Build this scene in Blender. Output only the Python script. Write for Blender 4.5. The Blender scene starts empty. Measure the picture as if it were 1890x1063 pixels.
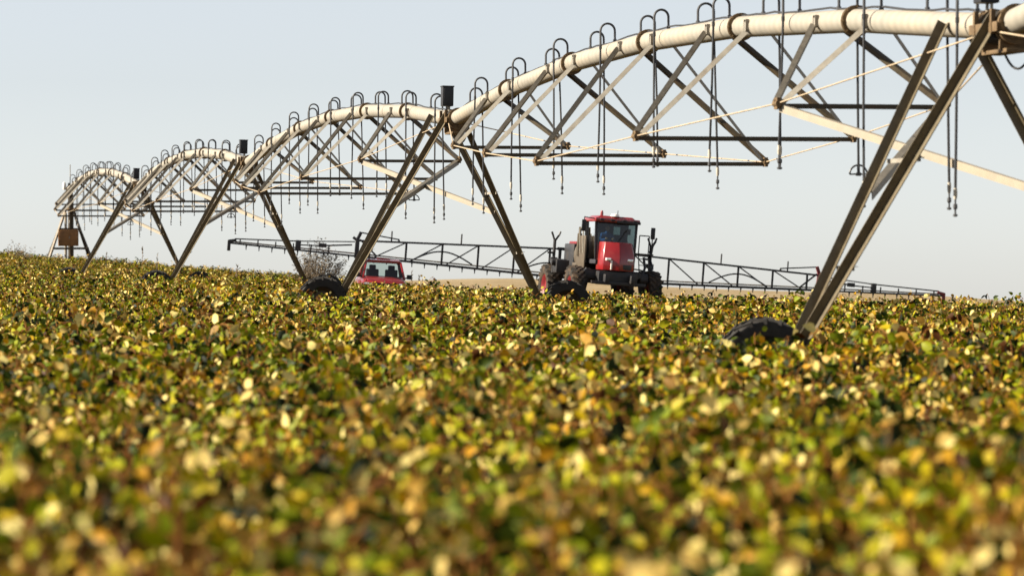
import bpy, bmesh, math, random
import numpy as np
from mathutils import Vector, Matrix, Euler
R = math.radians
random.seed(7); rng = np.random.default_rng(11)
scene = bpy.context.scene
COL = scene.collection

# ------------------------------------------------------------------ camera, sky, sun, exposure
CAM_Z = 2.05
cam_d = bpy.data.cameras.new('camera'); cam = bpy.data.objects.new('camera', cam_d); COL.objects.link(cam)
cam.location = (0, 0, CAM_Z)
cam.rotation_euler = (R(90 - 1.047), 0, 0)
cam_d.sensor_width = 36; cam_d.lens = 120.4
cam_d.clip_start = .1; cam_d.clip_end = 9000
cam_d.dof.use_dof = True; cam_d.dof.focus_distance = 82; cam_d.dof.aperture_fstop = 2.5
scene.camera = cam

SUN_EL = R(30); SUN_AZ = math.atan2(-1.0, -.06)      # azimuth from +Y towards +X: straight from the left
world = bpy.data.worlds.new('World'); scene.world = world; world.use_nodes = True
wn = world.node_tree.nodes; wl = world.node_tree.links
bg = wn['Background']
sky = wn.new('ShaderNodeTexSky'); sky.sky_type = 'NISHITA'; sky.sun_disc = False
sky.sun_elevation = SUN_EL; sky.sun_rotation = SUN_AZ % (2 * math.pi)
sky.altitude = 600; sky.air_density = 1.0; sky.dust_density = .8; sky.ozone_density = 1.2
tc = wn.new('ShaderNodeTexCoord'); va = wn.new('ShaderNodeVectorMath'); va.operation = 'ADD'
va.inputs[1].default_value = (0, 0, .03)             # the sky's horizon sits at the foot of the falling ground
wl.new(tc.outputs['Generated'], va.inputs[0]); wl.new(va.outputs[0], sky.inputs['Vector'])
hsv = wn.new('ShaderNodeHueSaturation'); hsv.inputs['Saturation'].default_value = .32
wl.new(sky.outputs[0], hsv.inputs['Color'])
tint = wn.new('ShaderNodeMix'); tint.data_type = 'RGBA'; tint.blend_type = 'MULTIPLY'; tint.inputs['Factor'].default_value = 1
tint.inputs['B'].default_value = (.99, 1.0, 1.035, 1); wl.new(hsv.outputs[0], tint.inputs['A'])
wl.new(tint.outputs['Result'], bg.inputs['Color']); bg.inputs['Strength'].default_value = .05

sd = bpy.data.lights.new('sun', 'SUN'); sun = bpy.data.objects.new('sun', sd); COL.objects.link(sun)
sd.energy = 4.8; sd.angle = R(.5); sd.color = (1, .90, .74)
to_sun = Vector((math.sin(SUN_AZ) * math.cos(SUN_EL), math.cos(SUN_AZ) * math.cos(SUN_EL), math.sin(SUN_EL)))
sun.rotation_euler = to_sun.to_track_quat('Z', 'Y').to_euler(); sun.location = (-40, -20, 60)

scene.view_settings.view_transform = 'Standard'; scene.view_settings.look = 'None'
scene.view_settings.exposure = 1.57; scene.view_settings.gamma = 1

# ------------------------------------------------------------------ helpers
def tag(o, label=None, cat=None, group=None, kind=None):
    if label: o['label'] = label
    if cat: o['category'] = cat
    if group: o['group'] = group
    if kind: o['kind'] = kind
    return o

def empty(name, loc=(0, 0, 0), rot=(0, 0, 0)):
    o = bpy.data.objects.new(name, None); COL.objects.link(o); o.location = loc; o.rotation_euler = rot
    o.empty_display_size = .2
    return o

def copy_tree(o, parent=None):
    c = o.copy(); COL.objects.link(c); c.parent = parent
    if parent is not None: c.matrix_parent_inverse = o.matrix_parent_inverse
    for ch in o.children: copy_tree(ch, c)
    return c

def V(*a): return Vector(a)

def frame(d, hint):
    d = d.normalized(); h = Vector(hint)
    u = h - d * h.dot(d)
    if u.length < 1e-4:
        h = Vector((1, 0, 0)); u = h - d * h.dot(d)
    u.normalize(); return u, d.cross(u)

class MB:
    def __init__(s): s.v = []; s.f = []
    def add(s, vs, fs):
        n = len(s.v); s.v += [tuple(v) for v in vs]; s.f += [tuple(i + n for i in f) for f in fs]; return s
    def box(s, c, size, rot=None, taper=None):
        x, y, z = [k / 2 for k in size]; t = taper or (1, 1)
        vs = [V(-x, -y, -z), V(x, -y, -z), V(x, y, -z), V(-x, y, -z),
              V(-x * t[0], -y * t[1], z), V(x * t[0], -y * t[1], z), V(x * t[0], y * t[1], z), V(-x * t[0], y * t[1], z)]
        if rot: m = Euler(rot).to_matrix(); vs = [m @ v for v in vs]
        c = Vector(c)
        return s.add([v + c for v in vs], [(3, 2, 1, 0), (4, 5, 6, 7), (0, 1, 5, 4), (1, 2, 6, 5), (2, 3, 7, 6), (3, 0, 4, 7)])
    def sweep(s, prof, p0, p1, hint=(0, 0, 1)):
        p0, p1 = Vector(p0), Vector(p1); u, w = frame(p1 - p0, hint); n = len(prof)
        vs = [p + u * a + w * b for p in (p0, p1) for a, b in prof]
        fs = [(i, (i + 1) % n, n + (i + 1) % n, n + i) for i in range(n)]
        return s.add(vs, fs + [tuple(range(n))[::-1], tuple(range(n, 2 * n))])
    def bar(s, p0, p1, a, b=None, hint=(0, 0, 1)):
        b = b or a
        return s.sweep([(-a / 2, -b / 2), (-a / 2, b / 2), (a / 2, b / 2), (a / 2, -b / 2)][::-1], p0, p1, hint)
    def angle(s, p0, p1, a, t, hint=(0, 0, 1), flip=1):   # an L-section: corner at +u,+w
        pr = [(-a, 0), (0, 0), (0, -a * flip), (-t, -a * flip), (-t, -t * flip), (-a, -t * flip)]
        if flip < 0: pr = pr[::-1]
        return s.sweep(pr, p0, p1, hint)
    def tube(s, pts, r, n=8, cap=True):
        pts = [Vector(p) for p in pts]; m = len(pts); vs = []; hint = Vector((.31, .17, .93))
        rs = r if isinstance(r, (list, tuple)) else [r] * m
        d0 = (pts[1] - pts[0]); u, w = frame(d0, hint)
        for i, p in enumerate(pts):
            d = (pts[min(i + 1, m - 1)] - pts[max(i - 1, 0)]).normalized()
            u = (u - d * u.dot(d)).normalized(); w = d.cross(u)
            vs += [p + (u * math.cos(2 * math.pi * k / n) + w * math.sin(2 * math.pi * k / n)) * rs[i] for k in range(n)]
        fs = [(i * n + k, i * n + (k + 1) % n, (i + 1) * n + (k + 1) % n, (i + 1) * n + k) for i in range(m - 1) for k in range(n)]
        if cap: fs += [tuple(range(n))[::-1], tuple(range((m - 1) * n, m * n))]
        return s.add(vs, fs)
    def lathe(s, prof, c=(0, 0, 0), axis=(0, 1, 0), n=28, close=False):   # prof: (radius, along axis)
        ax = Vector(axis).normalized(); u, w = frame(ax, (0, 0, 1) if abs(ax.z) < .9 else (1, 0, 0)); c = Vector(c)
        vs = [c + ax * h + (u * math.cos(2 * math.pi * k / n) + w * math.sin(2 * math.pi * k / n)) * r for r, h in prof for k in range(n)]
        m = len(prof)
        fs = [(i * n + k, (i + 1) * n + k, (i + 1) * n + (k + 1) % n, i * n + (k + 1) % n)[::-1] for i in range(m - 1) for k in range(n)]
        if close: fs += [((m - 1) * n + k, k, (k + 1) % n, (m - 1) * n + (k + 1) % n)[::-1] for k in range(n)]
        return s.add(vs, fs)
    def poly(s, prof, d):      # extruded polygon: list of 3D points, offset vector
        n = len(prof); d = Vector(d); a = [Vector(p) for p in prof]
        return s.add(a + [p + d for p in a], [tuple(range(n)), tuple(range(n, 2 * n))[::-1]] + [(i, n + i, n + (i + 1) % n, (i + 1) % n) for i in range(n)])
    def mesh(s, name, mat, smooth=True, bevel=0):
        me = bpy.data.meshes.new(name); me.from_pydata(s.v, [], s.f); me.materials.append(mat)
        bm = bmesh.new(); bm.from_mesh(me); bmesh.ops.recalc_face_normals(bm, faces=bm.faces)
        if bevel:
            es = [e for e in bm.edges if len(e.link_faces) == 2 and e.calc_face_angle(0) > .5]
            bmesh.ops.bevel(bm, geom=es, offset=bevel, segments=2, affect='EDGES', profile=.6, clamp_overlap=True)
        bm.to_mesh(me); bm.free()
        if smooth:
            me.polygons.foreach_set('use_smooth', [True] * len(me.polygons)); me.set_sharp_from_angle(angle=R(35))
        me.update(); return me
    def build(s, name, mat, parent=None, smooth=True, bevel=0):
        o = bpy.data.objects.new(name, s.mesh(name, mat, smooth, bevel)); COL.objects.link(o); o.parent = parent
        return o

def link(name, me, parent, loc=(0, 0, 0), rot=(0, 0, 0)):
    o = bpy.data.objects.new(name, me); COL.objects.link(o); o.parent = parent; o.location = loc; o.rotation_euler = rot
    return o

# ------------------------------------------------------------------ materials
def mat(name, col, rough=.6, metal=0, var=.12, scale=6, spec=.4, dirt=None, dirt_amt=.35, bump=.0, coat=0):
    m = bpy.data.materials.new(name); m.use_nodes = True; N = m.node_tree.nodes; Lk = m.node_tree.links
    b = N['Principled BSDF']; b.inputs['Metallic'].default_value = metal
    b.inputs['Specular IOR Level'].default_value = spec; b.inputs['Coat Weight'].default_value = coat
    t = N.new('ShaderNodeTexCoord'); n1 = N.new('ShaderNodeTexNoise'); n1.inputs['Scale'].default_value = scale
    n1.inputs['Detail'].default_value = 6; n1.inputs['Roughness'].default_value = .65
    oi = N.new('ShaderNodeObjectInfo'); ad = N.new('ShaderNodeVectorMath'); ad.operation = 'ADD'
    Lk.new(t.outputs['Object'], ad.inputs[0]); Lk.new(oi.outputs['Location'], ad.inputs[1]); Lk.new(ad.outputs[0], n1.inputs['Vector'])
    rp = N.new('ShaderNodeValToRGB'); rp.color_ramp.elements[0].position = .3; rp.color_ramp.elements[1].position = .72
    lo = [max(0, c * (1 - var)) for c in col]; hi = [min(1, c * (1 + var)) for c in col]
    rp.color_ramp.elements[0].color = (*lo, 1); rp.color_ramp.elements[1].color = (*hi, 1)
    Lk.new(n1.outputs['Fac'], rp.inputs[0]); out = rp.outputs[0]
    if dirt:
        n2 = N.new('ShaderNodeTexNoise'); n2.inputs['Scale'].default_value = scale * .37; n2.inputs['Detail'].default_value = 8; n2.inputs['Roughness'].default_value = .7
        Lk.new(ad.outputs[0], n2.inputs['Vector'])
        mr = N.new('ShaderNodeMapRange'); mr.inputs[1].default_value = .45; mr.inputs[2].default_value = .75; mr.inputs[4].default_value = dirt_amt
        Lk.new(n2.outputs['Fac'], mr.inputs[0]); mx = N.new('ShaderNodeMix'); mx.data_type = 'RGBA'
        Lk.new(mr.outputs[0], mx.inputs['Factor']); Lk.new(out, mx.inputs['A']); mx.inputs['B'].default_value = (*dirt, 1); out = mx.outputs['Result']
    Lk.new(out, b.inputs['Base Color'])
    r = N.new('ShaderNodeMapRange'); r.inputs[3].default_value = max(.03, rough - .1); r.inputs[4].default_value = min(1, rough + .12)
    Lk.new(n1.outputs['Fac'], r.inputs[0]); Lk.new(r.outputs[0], b.inputs['Roughness'])
    if bump:
        bp = N.new('ShaderNodeBump'); bp.inputs['Strength'].default_value = bump; bp.inputs['Distance'].default_value = .02
        Lk.new(n1.outputs['Fac'], bp.inputs['Height']); Lk.new(bp.outputs[0], b.inputs['Normal'])
    return m

M = dict(
    pipe=mat('cream_pipe_paint', (.25, .228, .188), .55, 0, .08, 2.2, .3, (.42, .33, .22), .45),
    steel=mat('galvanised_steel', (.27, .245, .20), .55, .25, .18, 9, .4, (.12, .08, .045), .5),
    msteel=mat('shaded_steel', (.13, .115, .09), .5, .3, .25, 9, .4, (.07, .05, .03), .5),  # darker steel copy whose tone stands in for shade
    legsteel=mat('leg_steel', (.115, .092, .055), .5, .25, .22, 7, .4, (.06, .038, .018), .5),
    dsteel=mat('weathered_and_shaded_dark_steel', (.05, .039, .022), .5, .3, .25, 8, .4, (.09, .05, .025), .6),  # for dark weathered parts, and truss members darkened for shade
    rod=mat('rusty_rod', (.38, .30, .20), .6, .2, .2, 10, .3, (.3, .17, .08), .4),
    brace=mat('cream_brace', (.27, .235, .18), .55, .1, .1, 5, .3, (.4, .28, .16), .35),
    rust=mat('rusty_clamp', (.13, .085, .045), .65, .4, .35, 14, .3, (.24, .17, .08), .5),
    rubber=mat('rubber', (.018, .017, .016), .8, 0, .3, 12, .25, (.06, .045, .03), .35, .2),
    dusty=mat('dusty_tyre', (.022, .02, .018), .85, 0, .3, 9, .2, (.17, .10, .05), .55, .2),
    hose=mat('black_hose', (.022, .022, .024), .55, 0, .2, 8, .35),
    goose=mat('dark_plastic_pipe', (.05, .05, .052), .45, 0, .2, 8, .4),
    white=mat('white_plastic', (.75, .72, .66), .5, 0, .1, 8, .4),
    weight=mat('dusty_weight', (.42, .38, .31), .6, 0, .3, 14, .3, (.10, .08, .05), .6),
    black=mat('black_plastic', (.014, .014, .016), .5, 0, .2, 8, .4),
    red=mat('red_paint', (.19, .004, .006), .32, 0, .12, 3, .5, (.30, .10, .06), .3, 0, .4),
    dred=mat('dark_red_paint', (.16, .012, .016), .45, 0, .2, 4, .4, (.12, .06, .04), .4),
    dark=mat('dark_machine_metal', (.022, .022, .024), .5, .2, .3, 7, .4, (.07, .05, .035), .5),
    boomm=mat('boom_steel', (.035, .037, .04), .5, .3, .25, 6, .4, (.10, .08, .06), .4),
    brown=mat('brown_enclosure', (.22, .105, .035), .55, 0, .25, 4, .3, (.10, .05, .02), .5),
    tan=mat('dusty_side_panel', (.075, .058, .04), .6, 0, .2, 5, .3),
    seat=mat('seat_fabric', (.03, .03, .035), .85, 0, .2, 20, .2),
    shirt=mat('blue_shirt', (.03, .10, .30), .85, 0, .2, 20, .2),
    skin=mat('skin', (.45, .27, .18), .6, 0, .1, 12, .3),
    hair=mat('dark_hair', (.02, .015, .01), .7, 0, .2, 30, .3),
    trousers=mat('dark_trousers', (.03, .035, .05), .85, 0, .2, 20, .2),
    chrome=mat('headlamp_glass', (.85, .85, .82), .12, .6, .05, 5, .6),
    twig=mat('grey_twig', (.16, .125, .09), .85, 0, .3, 9, .2),
    stalk=mat('dry_stalk', (.20, .078, .012), .8, 0, .3, 9, .2),
)
_n = M['pipe'].node_tree; _b = _n.nodes['Principled BSDF']; _src = _b.inputs['Base Color'].links[0].from_socket
_t = _n.nodes.new('ShaderNodeTexCoord'); _w = _n.nodes.new('ShaderNodeTexWave'); _w.inputs['Scale'].default_value = 1.1; _w.inputs['Distortion'].default_value = 3; _w.inputs['Detail Scale'].default_value = .6
_mr = _n.nodes.new('ShaderNodeMapRange'); _mr.inputs[3].default_value = .92; _mr.inputs[4].default_value = 1.04
_h = _n.nodes.new('ShaderNodeHueSaturation'); _n.links.new(_t.outputs['Object'], _w.inputs['Vector']); _n.links.new(_w.outputs['Fac'], _mr.inputs[0]); _n.links.new(_mr.outputs[0], _h.inputs['Value'])
_n.links.new(_src, _h.inputs['Color']); _n.links.new(_h.outputs[0], _b.inputs['Base Color'])
def glass_mat(name, tint, rough=.03, alpha=.55):
    m = bpy.data.materials.new(name); m.use_nodes = True; N = m.node_tree.nodes; Lk = m.node_tree.links
    N.remove(N['Principled BSDF']); o = N['Material Output']
    t = N.new('ShaderNodeBsdfTransparent'); t.inputs[0].default_value = (*tint, 1)
    g = N.new('ShaderNodeBsdfGlossy'); g.inputs['Roughness'].default_value = rough; g.inputs['Color'].default_value = (1, 1, 1, 1)
    fr = N.new('ShaderNodeFresnel'); fr.inputs[0].default_value = 1.5; mx = N.new('ShaderNodeMixShader')
    n = N.new('ShaderNodeTexNoise'); n.inputs['Scale'].default_value = 3; bp = N.new('ShaderNodeBump'); bp.inputs['Strength'].default_value = .03
    Lk.new(n.outputs['Fac'], bp.inputs['Height']); Lk.new(bp.outputs[0], g.inputs['Normal'])
    Lk.new(fr.outputs[0], mx.inputs[0]); Lk.new(t.outputs[0], mx.inputs[1]); Lk.new(g.outputs[0], mx.inputs[2]); Lk.new(mx.outputs[0], o.inputs[0])
    return m
M['glass'] = glass_mat('tinted_glass', (.36, .44, .44))
M['cglass'] = glass_mat('car_glass', (.75, .82, .80))

def leaf_mat(name, stops, trans=.13, patch=.14):
    m = bpy.data.materials.new(name); m.use_nodes = True; N = m.node_tree.nodes; Lk = m.node_tree.links
    b = N['Principled BSDF']; b.inputs['Roughness'].default_value = .55; b.inputs['Specular IOR Level'].default_value = .12
    at = N.new('ShaderNodeAttribute'); at.attribute_name = 'tone'
    ge = N.new('ShaderNodeNewGeometry'); ns = N.new('ShaderNodeTexNoise'); ns.inputs['Scale'].default_value = .55; ns.inputs['Detail'].default_value = 4
    Lk.new(ge.outputs['Position'], ns.inputs['Vector'])
    oi = N.new('ShaderNodeObjectInfo')
    a1 = N.new('ShaderNodeMath'); a1.operation = 'MULTIPLY_ADD'; a1.inputs[1].default_value = patch * 2.4; a1.inputs[2].default_value = -patch * 1.2
    Lk.new(ns.outputs['Fac'], a1.inputs[0])
    a2 = N.new('ShaderNodeMath'); a2.operation = 'ADD'; Lk.new(at.outputs['Fac'], a2.inputs[0]); Lk.new(a1.outputs[0], a2.inputs[1])
    a3 = N.new('ShaderNodeMath'); a3.operation = 'MULTIPLY_ADD'; a3.inputs[1].default_value = .2; Lk.new(oi.outputs['Random'], a3.inputs[0]); Lk.new(a2.outputs[0], a3.inputs[2])
    a4 = N.new('ShaderNodeMath'); a4.operation = 'SUBTRACT'; a4.inputs[1].default_value = .1; Lk.new(a3.outputs[0], a4.inputs[0])
    rp = N.new('ShaderNodeValToRGB'); cr = rp.color_ramp
    while len(cr.elements) > 1: cr.elements.remove(cr.elements[-1])
    cr.elements[0].position = stops[0][0]; cr.elements[0].color = (*stops[0][1], 1)
    for p, c in stops[1:]:
        e = cr.elements.new(p); e.color = (*c, 1)
    Lk.new(a4.outputs[0], rp.inputs[0]); 
    n2 = N.new('ShaderNodeTexNoise'); n2.inputs['Scale'].default_value = 40; Lk.new(ge.outputs['Position'], n2.inputs['Vector'])
    hs = N.new('ShaderNodeHueSaturation'); v = N.new('ShaderNodeMapRange'); v.inputs[3].default_value = .7; v.inputs[4].default_value = 1.3
    Lk.new(n2.outputs['Fac'], v.inputs[0]); Lk.new(v.outputs[0], hs.inputs['Value']); Lk.new(rp.outputs[0], hs.inputs['Color'])
    Lk.new(hs.outputs[0], b.inputs['Base Color'])
    tr = N.new('ShaderNodeBsdfTranslucent'); Lk.new(hs.outputs[0], tr.inputs['Color'])
    mx = N.new('ShaderNodeMixShader'); mx.inputs[0].default_value = trans
    Lk.new(b.outputs[0], mx.inputs[1]); Lk.new(tr.outputs[0], mx.inputs[2]); Lk.new(mx.outputs[0], N['Material Output'].inputs[0])
    return m
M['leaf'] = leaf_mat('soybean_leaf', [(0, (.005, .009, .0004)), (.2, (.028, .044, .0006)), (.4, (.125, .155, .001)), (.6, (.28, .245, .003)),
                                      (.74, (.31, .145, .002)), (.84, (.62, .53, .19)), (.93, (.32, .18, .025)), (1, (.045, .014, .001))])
M['dryleaf'] = leaf_mat('dry_shrub_leaf', [(0, (.05, .04, .025)), (.4, (.17, .13, .085)), (.8, (.34, .275, .20)), (1, (.13, .12, .04))], .25, .1)

# ------------------------------------------------------------------ terrain
FP = 6320.0
CP = np.array([
    (0, -25, 1.0), (-20, 0, .85), (20, 0, .85), (0, 0, .85), (0, 8, .62), (-12, 8, .62), (12, 8, .62), (0, 19, .28), (-14, 19, .28), (14, 19, .28), (0, 28, .09), (-14, 30, .06), (14, 30, .06), (2.9, 41.5, -.17), (10, 42, -.2), (-16, 50, -.15),
    (-4.2, 76.5, -.18), (1.5, 77.5, -.28), (11, 72, -.30), (20, 75, -.6), (4, 87, -.62), (13, 90, -.85), (-18, 90, -.15), (-2.4, 103, -.45), (4, 102, -1.0),
    (-10.8, 112, -.55), (-6.3, 112, -.62), (-13, 104, -.22), (-30, 130, -.15), (-13.4, 147, -1.0), (-19, 147, -.85), (-23.5, 182, -.28), (-31, 190, -.12), (-45, 180, -.1),
    (-18, 186, -.9), (-14, 200, -1.5), (3.3, 131, -1.37), (17.3, 134.6, -2.25), (-10.8, 128, -.55), (-4.9, 131, -1.02), (16, 105, -1.25), (28, 105, -1.9), (42, 134, -3.2),
    (10, 165, -2.5), (0, 185, -2.1), (30, 180, -3.3), (-12, 300, -2.9), (1.2, 300, -2.6), (13, 300, -3.4), (38.7, 300, -4.2), (55, 300, -5.6), (-35, 300, -3.4), (-70, 300, -2.5), (100, 300, -7.5), (-80, 120, .1), (90, 120, -3.5), (80, 0, -1)], float)
def _tps(r2): return np.where(r2 > 0, .5 * r2 * np.log(np.maximum(r2, 1e-12)), 0)
_s = 50.0; _P = CP[:, :2] / _s; _n = len(CP)
_A = np.zeros((_n + 3, _n + 3)); _A[:_n, :_n] = _tps(((_P[:, None] - _P[None]) ** 2).sum(-1)) + np.eye(_n) * .004
_A[:_n, _n] = 1; _A[:_n, _n + 1:] = _P; _A[_n:, :_n] = _A[:_n, _n:].T
_W = np.linalg.solve(_A, np.r_[CP[:, 2], 0, 0, 0])
def ground(x, y):
    x = np.atleast_1d(np.asarray(x, float)); y = np.atleast_1d(np.asarray(y, float))
    cx = np.clip(x, -90, 110); cy = np.clip(y, -30, 300); q = np.stack([cx, cy], -1) / _s
    out = np.empty(len(q))
    for i in range(0, len(q), 20000):
        k = q[i:i + 20000]; out[i:i + 20000] = _tps(((k[:, None] - _P[None]) ** 2).sum(-1)) @ _W[:_n] + _W[_n] + k @ _W[_n + 1:]
    return out - .03 * np.hypot(x - cx, y - cy)
def gz(x, y): return float(ground(x, y)[0])
def slope(x, y, d=1.2): return (gz(x + d, y) - gz(x - d, y)) / (2 * d), (gz(x, y + d) - gz(x, y - d)) / (2 * d)

def grid_axis(lo, hi, dense_lo, dense_hi, step):
    a = list(np.arange(dense_lo, dense_hi + .01, step)); g = step
    while a[-1] < hi: g *= 1.35; a.append(a[-1] + g)
    g = step
    while a[0] > lo: g *= 1.35; a.insert(0, a[0] - g)
    return np.array(a)
gx = grid_axis(-3500, 3500, -60, 60, 2.0); gy = grid_axis(-800, 5500, -20, 310, 2.0)
XX, YY = np.meshgrid(gx, gy); ZZ = ground(XX.ravel(), YY.ravel())
vs = np.stack([XX.ravel(), YY.ravel(), ZZ], -1); nx, ny = len(gx), len(gy)
fs = [(j * nx + i, j * nx + i + 1, (j + 1) * nx + i + 1, (j + 1) * nx + i) for j in range(ny - 1) for i in range(nx - 1)]
me = bpy.data.meshes.new('ground'); me.from_pydata(vs.tolist(), [], fs)
me.polygons.foreach_set('use_smooth', [True] * len(me.polygons))
g_o = bpy.data.objects.new('ground', me); COL.objects.link(g_o); tag(g_o, 'bare brown soil and dry stubble under and beyond the soybean crop', 'ground', kind='structure')
gm = bpy.data.materials.new('soil_and_stubble'); gm.use_nodes = True; N = gm.node_tree.nodes; Lk = gm.node_tree.links
ge = N.new('ShaderNodeNewGeometry'); n1 = N.new('ShaderNodeTexNoise'); n1.inputs['Scale'].default_value = .12; n1.inputs['Detail'].default_value = 9
n1.inputs['Roughness'].default_value = .7; Lk.new(ge.outputs['Position'], n1.inputs['Vector'])
r1 = N.new('ShaderNodeValToRGB'); r1.color_ramp.elements[0].position = .35; r1.color_ramp.elements[1].position = .68
r1.color_ramp.elements[0].color = (.05, .03, .014, 1); r1.color_ramp.elements[1].color = (.11, .065, .03, 1); Lk.new(n1.outputs['Fac'], r1.inputs[0])
r2 = N.new('ShaderNodeValToRGB'); r2.color_ramp.elements[0].position = .35; r2.color_ramp.elements[1].position = .68
r2.color_ramp.elements[0].color = (.20, .145, .075, 1); r2.color_ramp.elements[1].color = (.28, .215, .125, 1); Lk.new(n1.outputs['Fac'], r2.inputs[0])  # tan past the crop also stands in for pale spray drift
sx = N.new('ShaderNodeSeparateXYZ'); Lk.new(ge.outputs['Position'], sx.inputs[0])
mr = N.new('ShaderNodeMapRange'); mr.inputs[1].default_value = 192; mr.inputs[2].default_value = 200; Lk.new(sx.outputs['Y'], mr.inputs[0])
mx = N.new('ShaderNodeMix'); mx.data_type = 'RGBA'; Lk.new(mr.outputs[0], mx.inputs['Factor']); Lk.new(r1.outputs[0], mx.inputs['A']); Lk.new(r2.outputs[0], mx.inputs['B'])
Lk.new(mx.outputs['Result'], N['Principled BSDF'].inputs['Base Color']); N['Principled BSDF'].inputs['Roughness'].default_value = .95
N['Principled BSDF'].inputs['Specular IOR Level'].default_value = .1
bp = N.new('ShaderNodeBump'); bp.inputs['Distance'].default_value = .2; bp.inputs['Strength'].default_value = .5
n3 = N.new('ShaderNodeTexNoise'); n3.inputs['Scale'].default_value = 3; n3.inputs['Detail'].default_value = 6; Lk.new(ge.outputs['Position'], n3.inputs['Vector'])
Lk.new(n3.outputs['Fac'], bp.inputs['Height']); Lk.new(bp.outputs[0], N['Principled BSDF'].inputs['Normal'])
me.materials.append(gm)

# ------------------------------------------------------------------ the centre-pivot irrigation machine
TX, TY, DX, DY = 6.0, 42.0, -7.38, 35.0            # near tower, step per span towards the pivot
PH = 4.7                                           # height of the pipe above the ground
LDIR = Vector((-DX, -DY, 0)).normalized()          # along the pipe, towards the camera
LAT = Vector((-LDIR.y, LDIR.x, 0))                 # across the pipe: to the right, slightly away
YAW = math.atan2(LDIR.y, LDIR.x)
WHEEL_L = 2.82; FOOT_L = 2.4; BS = -1.0     # half wheelbase, half foot spread, base offset along the pipe
towers = []
for i in range(-1, 4):
    c = Vector((TX + i * DX, TY + i * DY, 0))
    wl_, wr_ = c + LDIR * BS - LAT * WHEEL_L, c + LDIR * BS + LAT * WHEEL_L
    zl, zr = gz(wl_.x, wl_.y), gz(wr_.x, wr_.y)
    c.z = (zl + zr) / 2 - .03; roll = math.atan2(zr - zl, 2 * WHEEL_L)
    m = Matrix.Translation(c) @ Matrix.Rotation(YAW, 4, 'Z') @ Matrix.Rotation(roll, 4, 'X')
    towers.append(m)
pc = Vector((TX + 4 * DX, TY + 4 * DY, 0)); pc.z = gz(pc.x, pc.y)
pivot_m = Matrix.Translation(pc) @ Matrix.Rotation(YAW, 4, 'Z')
PIV_H = 4.22
tops = [m @ V(0, 0, PH) for m in towers] + [pivot_m @ V(0, 0, PIV_H)]

L = 35.77; NSEG = 6; RISE = .78; PR = .165
def arch(s): return 4 * RISE * (s / L) * (1 - s / L)
def pipe_pt(s):
    s = min(max(s, 0), L); k = min(int(s / L * NSEG), NSEG - 1); a, b = k * L / NSEG, (k + 1) * L / NSEG
    return V(s, 0, arch(a) + (arch(b) - arch(a)) * (s - a) / (b - a))
JD = {1: (1.17, 1.21), 2: (1.72, 1.74), 3: (2.08, 2.04), 4: (1.72, 1.76), 5: (1.17, 1.22)}
def node(j, side):
    d, w = JD[j]; p = pipe_pt(j * L / NSEG); return V(p.x + .25, side * w, p.z - d)

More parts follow.
